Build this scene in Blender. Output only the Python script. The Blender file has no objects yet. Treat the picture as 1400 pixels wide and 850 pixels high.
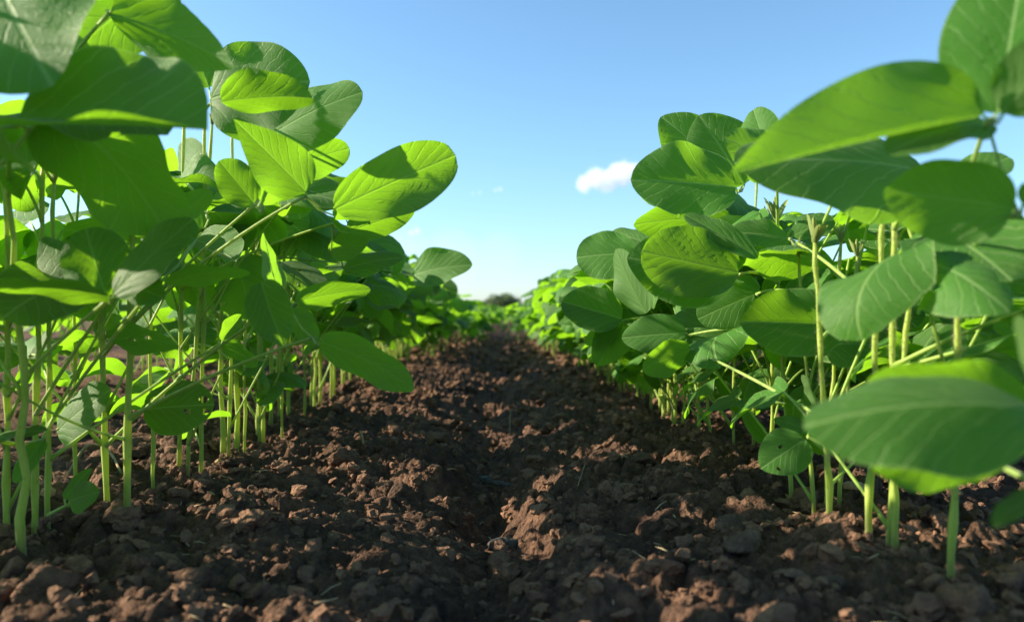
import bpy, math, random
import numpy as np
from mathutils import Vector, Matrix

random.seed(7)
RNG = np.random.default_rng(7)
scene = bpy.context.scene
COL = scene.collection

# ------------------------------------------------------------------ camera
F = 28.0 / 36.0 * 1400.0            # focal length in photo pixels (1400 wide)
YAW = math.atan(28.0 / F)           # rows run along +Y, the lens points a little to the right
CAM = Vector((0.0, 0.0, 0.2))
FW = Vector((math.sin(YAW), math.cos(YAW), 0.0))
RT = Vector((math.cos(YAW), -math.sin(YAW), 0.0))
UP = Vector((0.0, 0.0, 1.0))
cd = bpy.data.cameras.new("camera")
cam = bpy.data.objects.new("camera", cd)
COL.objects.link(cam)
cam.location = CAM
cam.rotation_euler = (math.radians(90), 0.0, -YAW)
cd.sensor_width = 36.0
cd.lens = 28.0
cd.clip_start = 0.01
cd.clip_end = 20000.0
cd.dof.use_dof = True
cd.dof.focus_distance = 0.95
cd.dof.aperture_fstop = 5.2
scene.camera = cam

# ------------------------------------------------------------------ sky and sun
SUN_AZ, SUN_EL = math.radians(-82.0), math.radians(26.0)   # from +Y, negative = left
SUN = Vector((math.sin(SUN_AZ) * math.cos(SUN_EL), math.cos(SUN_AZ) * math.cos(SUN_EL), math.sin(SUN_EL)))
world = bpy.data.worlds.new("World")
scene.world = world
world.use_nodes = True
wn = world.node_tree
bg = wn.nodes["Background"]
sky = wn.nodes.new("ShaderNodeTexSky")
sky.sky_type = 'NISHITA'
sky.sun_disc = False
sky.sun_elevation = SUN_EL
sky.sun_rotation = SUN_AZ
sky.altitude = 100.0
sky.air_density = 1.0
sky.dust_density = 0.5
sky.ozone_density = 6.0
grade = wn.nodes.new("ShaderNodeHueSaturation")      # one even colour grade over the whole sky
grade.inputs["Hue"].default_value = 0.487
grade.inputs["Saturation"].default_value = 0.95
wn.links.new(sky.outputs[0], grade.inputs["Color"])
wn.links.new(grade.outputs[0], bg.inputs[0])
bg.inputs[1].default_value = 0.092
sl = bpy.data.lights.new("sun", 'SUN')
sl.energy = 5.0
sl.angle = math.radians(0.55)
sl.color = (1.0, 0.87, 0.66)
so = bpy.data.objects.new("sun", sl)
so.rotation_euler = (-SUN).to_track_quat('-Z', 'Y').to_euler()
COL.objects.link(so)

scene.view_settings.view_transform = 'Standard'
scene.view_settings.look = 'None'
scene.view_settings.gamma = 1.0
scene.view_settings.exposure = 1.45
scene.render.engine = 'CYCLES'
cy = scene.cycles
cy.use_denoising = True
cy.max_bounces = 8
cy.diffuse_bounces = 5
cy.glossy_bounces = 2
cy.transmission_bounces = 6
cy.transparent_max_bounces = 8
cy.volume_bounces = 14
cy.caustics_reflective = False
cy.caustics_refractive = False
cy.sample_clamp_indirect = 6.0

# ------------------------------------------------------------------ helpers
def at(x, y, d):
    """photo pixel + distance along the lens axis -> world point"""
    return CAM + FW * d + RT * ((x - 700.0) / F * d) + UP * ((425.0 - y) / F * d)

def project(p):
    v = p - CAM
    d = v.dot(FW)
    if d < 0.05:
        return (-9999.0, -9999.0, d)
    return (700.0 + F * v.dot(RT) / d, 425.0 - F * v.dot(UP) / d, d)

def link(o, parent=None):
    COL.objects.link(o)
    if parent is not None:
        o.parent = parent
    return o

def new_mesh(name, verts, faces, mat=None, uvs=None, smooth=True):
    me = bpy.data.meshes.new(name)
    me.from_pydata([tuple(v) for v in verts], [], [tuple(f) for f in faces])
    if smooth:
        me.polygons.foreach_set("use_smooth", [True] * len(me.polygons))
    if uvs is not None:
        uvl = me.uv_layers.new(name="UVMap")
        idx = np.empty(len(me.loops), dtype=np.int32)
        me.loops.foreach_get("vertex_index", idx)
        uvl.data.foreach_set("uv", np.asarray(uvs, dtype=np.float32)[idx].ravel())
    if mat is not None:
        me.materials.append(mat)
    me.update()
    return me

def np_mesh(name, V, T, mat=None, uv=None, smooth=True, edge=None):
    """fast mesh from numpy vertices and equal-sized polygons"""
    me = bpy.data.meshes.new(name)
    n, k = T.shape
    me.vertices.add(len(V))
    me.vertices.foreach_set("co", np.asarray(V, dtype=np.float32).ravel())
    me.loops.add(n * k)
    me.loops.foreach_set("vertex_index", T.astype(np.int32).ravel())
    me.polygons.add(n)
    me.polygons.foreach_set("loop_start", np.arange(0, n * k, k, dtype=np.int32))
    me.polygons.foreach_set("loop_total", np.full(n, k, dtype=np.int32))
    me.polygons.foreach_set("use_smooth", np.full(n, smooth, dtype=bool))
    me.update(calc_edges=True)
    if uv is not None:
        l = me.uv_layers.new(name="UVMap")
        l.data.foreach_set("uv", np.asarray(uv, dtype=np.float32)[T.ravel()].ravel())
    if edge is not None:
        l = me.uv_layers.new(name="Edge")
        l.data.foreach_set("uv", np.asarray(edge, dtype=np.float32)[T.ravel()].ravel())
    if mat is not None:
        me.materials.append(mat)
    return me

def obj(name, me, parent=None, label=None, cat=None, group=None, kind=None):
    o = bpy.data.objects.new(name, me)
    link(o, parent)
    if label: o["label"] = label
    if cat: o["category"] = cat
    if group: o["group"] = group
    if kind: o["kind"] = kind
    return o

def hash2(ix, iy, k=0):
    h = (ix.astype(np.int64) * 374761393 + iy.astype(np.int64) * 668265263 + k * 974634541) & 0x7fffffff
    h = ((h ^ (h >> 13)) * 1274126177) & 0x7fffffff
    h = (h ^ (h >> 16)) & 0xffffff
    return h / float(0xffffff)

def vnoise(x, y, k=0):
    ix, iy = np.floor(x), np.floor(y)
    fx, fy = x - ix, y - iy
    fx = fx * fx * (3 - 2 * fx); fy = fy * fy * (3 - 2 * fy)
    a = hash2(ix, iy, k); b = hash2(ix + 1, iy, k); c = hash2(ix, iy + 1, k); d = hash2(ix + 1, iy + 1, k)
    return (a + (b - a) * fx) + ((c + (d - c) * fx) - (a + (b - a) * fx)) * fy

def worley_bumps(x, y, k=0):
    """height field of touching uneven domes, 0..1"""
    ix, iy = np.floor(x), np.floor(y)
    best = np.zeros_like(x)
    for dx in (-1, 0, 1):
        for dy in (-1, 0, 1):
            cx, cyy = ix + dx, iy + dy
            px = cx + 0.15 + 0.7 * hash2(cx, cyy, k + 1)
            py = cyy + 0.15 + 0.7 * hash2(cx, cyy, k + 2)
            r = 0.45 + 0.45 * hash2(cx, cyy, k + 3)
            q = 1.0 - ((x - px) ** 2 + (y - py) ** 2) / (r * r)
            best = np.maximum(best, np.sqrt(np.clip(q, 0, 1)) * r)
    return best

# ------------------------------------------------------------------ materials
def mat_new(name):
    m = bpy.data.materials.new(name)
    m.use_nodes = True
    nt = m.node_tree
    nt.nodes.clear()
    return m, nt

class NB:
    """tiny node builder"""
    def __init__(s, nt): s.nt = nt
    def n(s, t, **kw):
        nd = s.nt.nodes.new(t)
        for k, v in kw.items(): setattr(nd, k, v)
        return nd
    def l(s, a, b): s.nt.links.new(a, b)
    def val(s, sock, v):
        if hasattr(v, "is_output"): s.l(v, sock)
        else: sock.default_value = v
    def m(s, op, a, b=0.0, c=0.0, clamp=False):
        nd = s.n("ShaderNodeMath", operation=op, use_clamp=clamp)
        s.val(nd.inputs[0], a); s.val(nd.inputs[1], b); s.val(nd.inputs[2], c)
        return nd.outputs[0]
    def vm(s, op, a, b=(0, 0, 0)):
        nd = s.n("ShaderNodeVectorMath", operation=op)
        s.val(nd.inputs[0], a); s.val(nd.inputs[1], b)
        return nd.outputs["Value"] if op in ("LENGTH", "DISTANCE", "DOT_PRODUCT") else nd.outputs[0]
    def mix(s, f, a, b):
        nd = s.n("ShaderNodeMix", data_type='RGBA')
        s.val(nd.inputs[0], f); s.val(nd.inputs[6], a); s.val(nd.inputs[7], b)
        return nd.outputs[2]
    def ss(s, v, lo, hi):
        nd = s.n("ShaderNodeMapRange", interpolation_type='SMOOTHSTEP')
        s.val(nd.inputs[0], v); nd.inputs[1].default_value = lo; nd.inputs[2].default_value = hi
        return nd.outputs[0]
    def noise(s, vec, scale, detail=3.0, rough=0.6):
        nd = s.n("ShaderNodeTexNoise")
        if vec is not None: s.l(vec, nd.inputs["Vector"])
        nd.inputs["Scale"].default_value = scale
        nd.inputs["Detail"].default_value = detail
        nd.inputs["Roughness"].default_value = rough
        return nd.outputs[0]

NVEIN, VK, VC = 7.0, 0.55, 0.12

def make_leaf_mat(name, top, top2, back, trans, fac=0.45, veins=True):
    m, nt = mat_new(name); b = NB(nt)
    out = b.n("ShaderNodeOutputMaterial")
    tc = b.n("ShaderNodeTexCoord"); oi = b.n("ShaderNodeObjectInfo"); geo = b.n("ShaderNodeNewGeometry")
    sep = b.n("ShaderNodeSeparateXYZ"); b.l(tc.outputs["UV"], sep.inputs[0])
    sx = b.m('SUBTRACT', sep.outputs[0], 0.5)
    s = b.m('MULTIPLY', b.m('ABSOLUTE', sx), 2.0)
    v = sep.outputs[1]
    p = b.m('MULTIPLY', b.m('ADD', b.m('SUBTRACT', v, b.m('MULTIPLY', s, VK)), b.m('MULTIPLY', b.m('MULTIPLY', s, s), VC)), NVEIN)
    p = b.m('ADD', p, b.m('MULTIPLY', b.m('GREATER_THAN', sx, 0.0), 0.4))
    wob = b.m('MULTIPLY', b.m('SUBTRACT', b.noise(tc.outputs["UV"], 3.5, 3.0), 0.5), 1.3)
    p = b.m('ADD', p, wob)
    dd = b.m('ABSOLUTE', b.m('SUBTRACT', b.m('FRACT', b.m('ADD', p, 0.5)), 0.5))
    lat = b.m('SUBTRACT', 1.0, b.ss(dd, 0.02, 0.09))
    mid = b.m('SUBTRACT', 1.0, b.ss(s, 0.014, 0.045))
    vein = b.m('MAXIMUM', b.m('MULTIPLY', lat, b.m('ADD', 0.25, b.m('MULTIPLY', b.noise(tc.outputs["UV"], 7.0, 2.0), 0.7))), mid)
    vo = b.n("ShaderNodeTexVoronoi", feature='DISTANCE_TO_EDGE'); b.l(tc.outputs["UV"], vo.inputs["Vector"]); vo.inputs["Scale"].default_value = 48.0
    ret = b.m('SUBTRACT', 1.0, b.ss(vo.outputs["Distance"], 0.0, 0.09))
    nz = b.noise(tc.outputs["UV"], 3.0, 4.0)
    nzo = b.noise(tc.outputs["Object"], 18.0, 3.0)
    rnd = oi.outputs["Random"]
    c = b.mix(b.m('ADD', b.m('MULTIPLY', nz, 0.6), b.m('MULTIPLY', rnd, 0.6), clamp=True), top, top2)
    c = b.mix(b.m('MULTIPLY', ret, 0.35), c, (top2[0] * 1.6, top2[1] * 1.5, top2[2] * 1.6, 1))
    c = b.mix(b.m('MULTIPLY', vein, 0.8), c, (0.20, 0.34, 0.10, 1))
    em = b.n("ShaderNodeUVMap"); em.uv_map = "Edge"
    es = b.n("ShaderNodeSeparateXYZ"); b.l(em.outputs[0], es.inputs[0])
    rim = b.ss(es.outputs[0], 0.955, 0.99)
    c = b.mix(b.m('MULTIPLY', rim, 0.55), c, (0.30, 0.40, 0.16, 1))
    # blemishes with a shape of their own
    blem = b.ss(b.noise(tc.outputs["UV"], 11.0, 4.0, 0.7), 0.70, 0.78)
    c = b.mix(b.m('MULTIPLY', blem, 0.5), c, (0.20, 0.19, 0.06, 1))
    cb = b.mix(b.m('MULTIPLY', vein, 0.5), back, (back[0] * 1.8, back[1] * 1.5, back[2] * 1.7, 1))
    c = b.mix(geo.outputs["Backfacing"], c, cb)
    hsv = b.n("ShaderNodeHueSaturation"); b.l(c, hsv.inputs["Color"])
    b.val(hsv.inputs["Hue"], b.m('ADD', 0.488, b.m('MULTIPLY', rnd, 0.024)))
    b.val(hsv.inputs["Value"], b.m('ADD', 0.85, b.m('MULTIPLY', rnd, 0.3)))
    t = b.mix(b.m('MULTIPLY', vein, 0.6), trans, (trans[0] * 1.35, trans[1] * 1.15, trans[2] * 4.0, 1))
    t = b.mix(b.m('MULTIPLY', ret, 0.25), t, (trans[0] * 0.6, trans[1] * 0.7, trans[2], 1))
    t = b.mix(b.m('MULTIPLY', nz, 0.5), t, (trans[0] * 0.7, trans[1] * 0.85, trans[2], 1))
    pr = b.n("ShaderNodeBsdfPrincipled")
    b.l(hsv.outputs[0], pr.inputs["Base Color"])
    b.val(pr.inputs["Roughness"], b.m('ADD', 0.48, b.m('MULTIPLY', nzo, 0.2)))
    pr.inputs["Specular IOR Level"].default_value = 0.42
    pr.inputs["Sheen Weight"].default_value = 0.05
    pr.inputs["Sheen Roughness"].default_value = 0.4
    tr = b.n("ShaderNodeBsdfTranslucent"); b.l(t, tr.inputs[0])
    hgt = b.m('ADD', b.m('MULTIPLY', vein, -0.8), b.m('ADD', b.m('MULTIPLY', ret, -0.18), b.m('MULTIPLY', nzo, 0.7)))
    bp = b.n("ShaderNodeBump"); bp.inputs["Strength"].default_value = 0.7; bp.inputs["Distance"].default_value = 0.0012
    b.l(hgt, bp.inputs["Height"])
    b.l(bp.outputs[0], pr.inputs["Normal"]); b.l(bp.outputs[0], tr.inputs["Normal"])
    mx = b.n("ShaderNodeMixShader"); mx.inputs[0].default_value = fac
    b.l(pr.outputs[0], mx.inputs[1]); b.l(tr.outputs[0], mx.inputs[2]); b.l(mx.outputs[0], out.inputs[0])
    return m

LEAF = make_leaf_mat("soy_leaf", (0.022, 0.112, 0.018, 1), (0.062, 0.175, 0.018, 1), (0.095, 0.195, 0.055, 1), (0.33, 0.68, 0.018, 1), 0.47)

def make_stem_mat(name, c1, c2, trans=None, foot=False):
    m, nt = mat_new(name); b = NB(nt)
    out = b.n("ShaderNodeOutputMaterial"); tc = b.n("ShaderNodeTexCoord"); oi = b.n("ShaderNodeObjectInfo")
    mp = b.n("ShaderNodeMapping"); b.l(tc.outputs["Object"], mp.inputs[0]); mp.inputs["Scale"].default_value = (60, 60, 12)
    nz = b.noise(mp.outputs[0], 4.0, 4.0)
    c = b.mix(b.ss(nz, 0.35, 0.7), c1, c2)
    if foot:
        zz = b.n("ShaderNodeSeparateXYZ"); b.l(tc.outputs["Object"], zz.inputs[0])
        c = b.mix(b.m('MULTIPLY', b.m('SUBTRACT', 1.0, b.ss(b.m('ADD', zz.outputs[2], b.m('MULTIPLY', nz, 0.02)), 0.008, 0.05)), 0.75), c, (0.22, 0.19, 0.09, 1))
    spots = b.ss(b.noise(tc.outputs["Object"], 140.0, 3.0), 0.62, 0.70)
    c = b.mix(b.m('MULTIPLY', spots, 0.5), c, (0.10, 0.07, 0.02, 1))
    pr = b.n("ShaderNodeBsdfPrincipled"); b.l(c, pr.inputs["Base Color"])
    pr.inputs["Roughness"].default_value = 0.5
    pr.inputs["Sheen Weight"].default_value = 0.3 if trans else 0.0
    pr.inputs["Specular IOR Level"].default_value = 0.4 if trans else 0.12
    bp = b.n("ShaderNodeBump"); bp.inputs["Strength"].default_value = 0.4; bp.inputs["Distance"].default_value = 0.0008
    b.l(nz, bp.inputs["Height"]); b.l(bp.outputs[0], pr.inputs["Normal"])
    if trans:
        tr = b.n("ShaderNodeBsdfTranslucent"); tr.inputs[0].default_value = trans
        mx = b.n("ShaderNodeMixShader"); mx.inputs[0].default_value = 0.3
        b.l(pr.outputs[0], mx.inputs[1]); b.l(tr.outputs[0], mx.inputs[2]); b.l(mx.outputs[0], out.inputs[0])
    else:
        b.l(pr.outputs[0], out.inputs[0])
    return m

STEM = make_stem_mat("soy_stem", (0.29, 0.41, 0.055, 1), (0.40, 0.49, 0.11, 1), (0.70, 0.84, 0.07, 1), True)
PETIOLE = make_stem_mat("soy_petiole", (0.25, 0.41, 0.065, 1), (0.36, 0.48, 0.10, 1), (0.62, 0.82, 0.07, 1))
HAIR = make_stem_mat("stem_hair", (0.42, 0.40, 0.24, 1), (0.5, 0.45, 0.3, 1), (0.7, 0.66, 0.4, 1))
BUD = make_stem_mat("shoot_tip", (0.20, 0.28, 0.07, 1), (0.30, 0.33, 0.12, 1), (0.5, 0.6, 0.12, 1))
STRAW = make_stem_mat("dry_straw", (0.22, 0.155, 0.085, 1), (0.30, 0.22, 0.13, 1))
DRYLEAF = make_stem_mat("dry_leaf", (0.36, 0.19, 0.07, 1), (0.45, 0.30, 0.15, 1), (0.5, 0.28, 0.1, 1))
BARK = make_stem_mat("dark_bark", (0.05, 0.042, 0.038, 1), (0.085, 0.072, 0.066, 1))

def make_soil_mat(name, dark, light, scale=1.0):
    m, nt = mat_new(name); b = NB(nt)
    out = b.n("ShaderNodeOutputMaterial"); geo = b.n("ShaderNodeNewGeometry"); oi = b.n("ShaderNodeObjectInfo")
    P = geo.outputs["Position"]
    n1 = b.noise(P, 9.0, 5.0); n2 = b.noise(P, 70.0, 6.0, 0.65); n3 = b.noise(P, 420.0, 4.0, 0.7)
    f = b.m('ADD', b.m('MULTIPLY', n1, 0.45), b.m('MULTIPLY', n2, 0.6))
    f = b.ss(b.m('ADD', f, b.m('MULTIPLY', b.m('SUBTRACT', oi.outputs["Random"], 0.5), 0.18)), 0.32, 0.78)
    c = b.mix(f, dark, light)
    spk = b.ss(n3, 0.64, 0.74)
    c = b.mix(b.m('MULTIPLY', spk, 0.45), c, (light[0] * 1.5, light[1] * 1.5, light[2] * 1.5, 1))
    pr = b.n("ShaderNodeBsdfPrincipled"); b.l(c, pr.inputs["Base Color"])
    pr.inputs["Roughness"].default_value = 0.95
    pr.inputs["Specular IOR Level"].default_value = 0.15
    vo = b.n("ShaderNodeTexVoronoi"); b.l(P, vo.inputs["Vector"]); vo.inputs["Scale"].default_value = 210.0
    h = b.m('ADD', b.m('MULTIPLY', n2, 1.0), b.m('ADD', b.m('MULTIPLY', n3, 0.35), b.m('MULTIPLY', vo.outputs["Distance"], -0.35)))
    bp = b.n("ShaderNodeBump"); bp.inputs["Strength"].default_value = 1.0; bp.inputs["Distance"].default_value = 0.010
    b.l(h, bp.inputs["Height"]); b.l(bp.outputs[0], pr.inputs["Normal"])
    b.l(pr.outputs[0], out.inputs[0])
    return m

SOIL = make_soil_mat("brown_soil", (0.075, 0.045, 0.033, 1), (0.31, 0.172, 0.108, 1))
CLOD = make_soil_mat("soil_clod", (0.073, 0.046, 0.034, 1), (0.31, 0.176, 0.114, 1))
GREYCLOD = make_soil_mat("grey_clod", (0.09, 0.060, 0.046, 1), (0.29, 0.185, 0.132, 1))

# ------------------------------------------------------------------ soil
ROW_L, ROW_R, SPACING = -0.38, 0.335, 0.715

def row_bend(y):
    """the rows drift a little to the right with distance"""
    t = np.clip(np.asarray(y, dtype=float) - 2.0, 0, 30)
    return 0.012 * t + 0.0015 * t * t * (t < 12) + (t >= 12) * (0.0015 * 144 + 0.036 * (t - 12))

def ground_h(x, y):
    x = np.asarray(x, dtype=float); y = np.asarray(y, dtype=float)
    xr = x - row_bend(y)
    ph = (xr - ROW_R) / SPACING
    h = 0.012 * np.cos(2 * np.pi * ph)                       # rows stand on low ridges
    near = np.exp(-((y - 0.8) / 1.6) ** 2)
    furrow = np.exp(-((xr + 0.005 + 0.03 * (vnoise(x * 0 + 3.3, y * 3.0, 5) - 0.5)) / 0.045) ** 2)
    h -= furrow * (0.018 + 0.042 * vnoise(x * 2, y * 5.0, 6)) * (0.4 + 0.6 * near)
    trod = np.exp(-(((xr + 0.12) / 0.08) ** 2 + ((y - 0.83) / 0.12) ** 2))     # smoother trodden patch
    amp = 1.0 - 0.75 * trod
    h += 0.022 * (vnoise(x * 5, y * 5, 1) - 0.5) * amp
    w = 0.016 * (vnoise(x * 28, y * 28, 8) - 0.5) + 0.008 * (vnoise(x * 90, y * 90, 18) - 0.5)
    w2 = 0.016 * (vnoise(x * 28 + 7, y * 28, 10) - 0.5) + 0.008 * (vnoise(x * 90, y * 90 + 5, 19) - 0.5)
    lump = 0.15 + 1.1 * np.clip(vnoise(x * 7, y * 7, 21) * 1.5 - 0.35, 0, 1)
    h += amp * 0.026 * (worley_bumps((x + w) * 15, (y + w2) * 15, 11) - 0.35) * lump
    h += amp * 0.016 * (worley_bumps((x - w) * 34, (y + w2) * 34, 31) - 0.35) * (0.2 + 1.1 * vnoise(x * 13, y * 13, 22))
    h += amp * 0.018 * (vnoise(x * 22, y * 22, 51) - 0.5) + amp * 0.010 * (vnoise(x * 47, y * 47, 52) - 0.5)
    h += (0.4 + 0.6 * amp) * 0.0125 * (worley_bumps((x + w2) * 80, (y - w) * 80, 41) - 0.35)
    h += (0.5 + 0.5 * amp) * 0.0075 * (worley_bumps((x + w2) * 150, (y - w) * 150, 61) - 0.35)
    h += 0.0030 * (vnoise(x * 230, y * 230, 9) - 0.5)
    fade = np.clip((60.0 - np.hypot(x, y)) / 40.0, 0, 1)
    return (h - GROUND_OFF) * fade

GROUND_OFF = 0.0
_a, _b = np.meshgrid(np.linspace(0.26, 0.40, 60), np.linspace(0.5, 1.2, 300))
GROUND_OFF = float(ground_h(_a, _b).mean()) + 0.004

def graded(lo, hi, fine_lo, fine_hi, step, grow):
    a = list(np.arange(fine_lo, fine_hi, step))
    s, p = step, a[-1]
    while p < hi:
        s *= grow; p += s; a.append(p)
    s, p = step, a[0]; pre = []
    while p > lo:
        s *= grow; p -= s; pre.append(p)
    return np.array(pre[::-1] + a)

gx = graded(-2000, 2000, -0.52, 0.52, 0.0030, 1.06)
gy = graded(-60, 2500, 0.42, 1.15, 0.0030, 1.034)
GX, GY = np.meshgrid(gx, gy)
GZ = ground_h(GX, GY)
V = np.stack([GX.ravel(), GY.ravel(), GZ.ravel()], 1)
nx, ny = len(gx), len(gy)
ii = (np.arange(ny - 1)[:, None] * nx + np.arange(nx - 1)[None, :]).ravel()
T = np.stack([ii, ii + 1, ii + nx + 1, ii + nx], 1)
soil = obj("soil", np_mesh("soil", V, T, SOIL), label="brown crumbly soil between the soybean rows", kind="structure")

def gh(x, y):
    return float(ground_h(np.array([x]), np.array([y]))[0])

# clods -------------------------------------------------------------
import bmesh
def clod_mesh(name, sub, seed, mat, rough=0.28, flat=0.75):
    bm = bmesh.new()
    bmesh.ops.create_icosphere(bm, subdivisions=sub, radius=1.0)
    V = np.array([v.co[:] for v in bm.verts])
    T = np.array([[v.index for v in f.verts] for f in bm.faces])
    bm.free()
    r = np.random.default_rng(seed)
    disp = np.zeros(len(V))
    def domes(n, a):
        c = r.normal(size=(n, 3)); c /= np.linalg.norm(c, axis=1)[:, None]
        rad = (2.6 / math.sqrt(n)) * (0.6 + 0.7 * r.random(n))
        D = np.linalg.norm(V[:, None] - c[None], axis=2) / rad[None]
        return a * np.sqrt(np.clip(1 - D ** 2, 0, 1)).max(1)
    for freq, am in ((1.0, 0.5), (2.1, 0.3)):
        for k in range(5):
            d = r.normal(size=3); d /= np.linalg.norm(d)
            disp += am * rough * np.sin((V @ d) * freq * 1.8 + r.random() * 6.28)
    disp += domes(9, rough * 1.1)
    if sub > 2:
        disp += domes(45, rough * 0.85) + domes(200, rough * 0.65) - rough
        disp += rough * 0.22 * r.normal(size=len(V))
    else:
        disp += rough * 0.55 * r.normal(size=len(V)) - 0.5 * rough
    # chop with a few planes so that the clod has broken faces
    V = V * (1 + disp)[:, None]
    for k in range(4):
        d = r.normal(size=3); d /= np.linalg.norm(d)
        c = 0.62 + 0.25 * r.random()
        h = V @ d - c
        V = V - np.clip(h, 0, None)[:, None] * d[None, :] * 0.8
    V *= np.array([1.0, 0.8 + 0.3 * r.random(), flat * (0.8 + 0.35 * r.random())])
    return V, T

clod_meshes = []
for k in range(16):
    Vc, Tc = clod_mesh("clod", 4, 100 + k, CLOD)
    clod_meshes.append(np_mesh("soil_clod_shape", Vc, Tc, CLOD))
grey_meshes = []
for k in range(4):
    Vc, Tc = clod_mesh("clod", 4, 300 + k, GREYCLOD, rough=0.16, flat=0.6)
    grey_meshes.append(np_mesh("grey_clod_shape", Vc, Tc, GREYCLOD))

def place_clod(x, y, r, grey=False, sink=0.5):
    me = (grey_meshes if grey else clod_meshes)[random.randrange(4 if grey else 16)]
    o = obj("soil_clod", me, soil)
    o.location = (x, y, gh(x, y) + r * (0.55 - sink))
    o.rotation_euler = (random.uniform(-0.5, 0.5), random.uniform(-0.5, 0.5), random.uniform(0, 6.28))
    o.scale = (r, r * random.uniform(0.75, 1.05), r * random.uniform(0.7, 1.0))
    return o

def ground_px(px, py):
    d = 0.2 * F / (py - 425.0)
    p = at(px, py, d)
    return p.x, p.y, d

# clods that can be picked out in the photograph: (px, py of the foot, width px, grey)
for (px, py, wpx, g) in [(1005, 712, 62, 1), (1018, 740, 58, 1), (1085, 786, 44, 1), (1132, 796, 50, 1), (884, 846, 44, 1),
                         (270, 728, 46, 0), (335, 706, 54, 0), (140, 848, 70, 0), (718, 745, 52, 0), (812, 735, 54, 0), (790, 712, 50, 0),
                         (470, 622, 52, 0), (540, 572, 34, 0), (612, 566, 30, 0), (690, 560, 26, 0), (812, 684, 40, 0), (850, 660, 44, 0),
                         (935, 680, 60, 0), (1050, 700, 56, 0), (1180, 812, 60, 0), (1225, 825, 54, 0), (1060, 836, 66, 0), (975, 800, 56, 0),
                         (905, 770, 46, 0), (700, 826, 60, 0), (632, 800, 44, 0), (560, 760, 40, 0), (420, 742, 54, 0), (355, 775, 58, 0),
                         (250, 800, 70, 0), (60, 800, 74, 0), (205, 760, 56, 0), (110, 752, 60, 0), (1330, 842, 80, 0), (1385, 800, 60, 0),
                         (520, 640, 40, 0), (590, 626, 38, 0), (740, 610, 34, 0), (430, 655, 44, 0), (400, 690, 44, 0), (648, 690, 44, 0),
                         (1240, 700, 42, 0), (1275, 712, 46, 0), (1165, 690, 44, 0), (1260, 770, 50, 0)]:
    x, y, d = ground_px(px, py)
    place_clod(x, y, 0.44 * wpx * d / F, grey=bool(g))
n = 45
while n < 300:
    y = 0.42 + 2.4 * random.random() ** 1.9
    x = random.uniform(-0.75, 0.75) * (0.55 + 0.45 * min(1, y))
    if abs((x + 0.12) / 0.08) < 1 and abs((y - 0.83) / 0.12) < 1: continue
    place_clod(x, y, (0.0055 + 0.0125 * random.random() ** 2.2) * (0.75 + 0.35 * min(y, 2.0)))
    n += 1

# crumbs too small to pick apart: one mass
def crumb_mass():
    protos = [clod_mesh("c", 2, 500 + k, CLOD, rough=0.3) for k in range(10)]
    N = 13000
    yy = 0.36 + 5.6 * RNG.random(N) ** 2.6
    xx = (RNG.random(N) * 2 - 1) * (0.55 + 0.28 * yy).clip(0, 1.1)
    rr = 0.0013 + 0.0070 * RNG.random(N) ** 3.4
    rr *= (0.8 + 0.45 * yy.clip(0, 4))
    k = 0
    for key, (foot, _, _) in near_data.items():              # collars of crumbs round the near stems
        for q in range(16):
            a_ = RNG.random() * 6.283; r_ = 0.004 + 0.012 * RNG.random()
            xx[k], yy[k], rr[k] = foot.x + math.cos(a_) * r_, foot.y + math.sin(a_) * r_, 0.0022 + 0.0035 * RNG.random(); k += 1
    zz = ground_h(xx, yy)
    vs, ts, off = [], [], 0
    for k in range(10):
        idx = np.arange(k, N, 10)
        Vp, Tp = protos[k]
        a = RNG.random(len(idx)) * 6.283; t = (RNG.random(len(idx)) - 0.5) * 2.0
        ca, sa, ct, st = np.cos(a), np.sin(a), np.cos(t), np.sin(t)
        X, Y, Z = Vp[:, 0][None], Vp[:, 1][None], Vp[:, 2][None]
        Y2 = Y * ct[:, None] - Z * st[:, None]; Z2 = Y * st[:, None] + Z * ct[:, None]
        X3 = X * ca[:, None] - Y2 * sa[:, None]; Y3 = X * sa[:, None] + Y2 * ca[:, None]
        r = rr[idx][:, None]
        P = np.stack([X3 * r + xx[idx][:, None], Y3 * r + yy[idx][:, None], Z2 * r + (zz[idx] + rr[idx] * 0.35)[:, None]], 2)
        nv = Vp.shape[0]
        vs.append(P.reshape(-1, 3))
        ts.append((Tp[None] + (np.arange(len(idx)) * nv)[:, None, None]).reshape(-1, 3) + off)
        off += nv * len(idx)
    return np_mesh("soil_crumbs", np.concatenate(vs), np.concatenate(ts), CLOD, smooth=False)
def place_crumbs(): obj("soil_crumbs", crumb_mass(), label="loose small crumbs of brown soil scattered over the ground", cat="soil crumbs", kind="stuff")

# ------------------------------------------------------------------ tubes and leaves
def tube(points, radii, sides=7):
    pts = [Vector(p) for p in points]
    V, Fc = [], []
    n = len(pts)
    prev = None
    for i, p in enumerate(pts):
        t = (pts[min(i + 1, n - 1)] - pts[max(i - 1, 0)]).normalized()
        if prev is None:
            a = t.orthogonal().normalized()
        else:
            a = (prev - t * prev.dot(t)).normalized()
        prev = a
        b = t.cross(a)
        for k in range(sides):
            an = 2 * math.pi * k / sides
            V.append(p + (a * math.cos(an) + b * math.sin(an)) * radii[i])
    for i in range(n - 1):
        for k in range(sides):
            Fc.append((i * sides + k, i * sides + (k + 1) % sides, (i + 1) * sides + (k + 1) % sides, (i + 1) * sides + k))
    Fc.append(tuple(range(sides))[::-1])
    Fc.append(tuple((n - 1) * sides + k for k in range(sides)))
    return V, Fc

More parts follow.
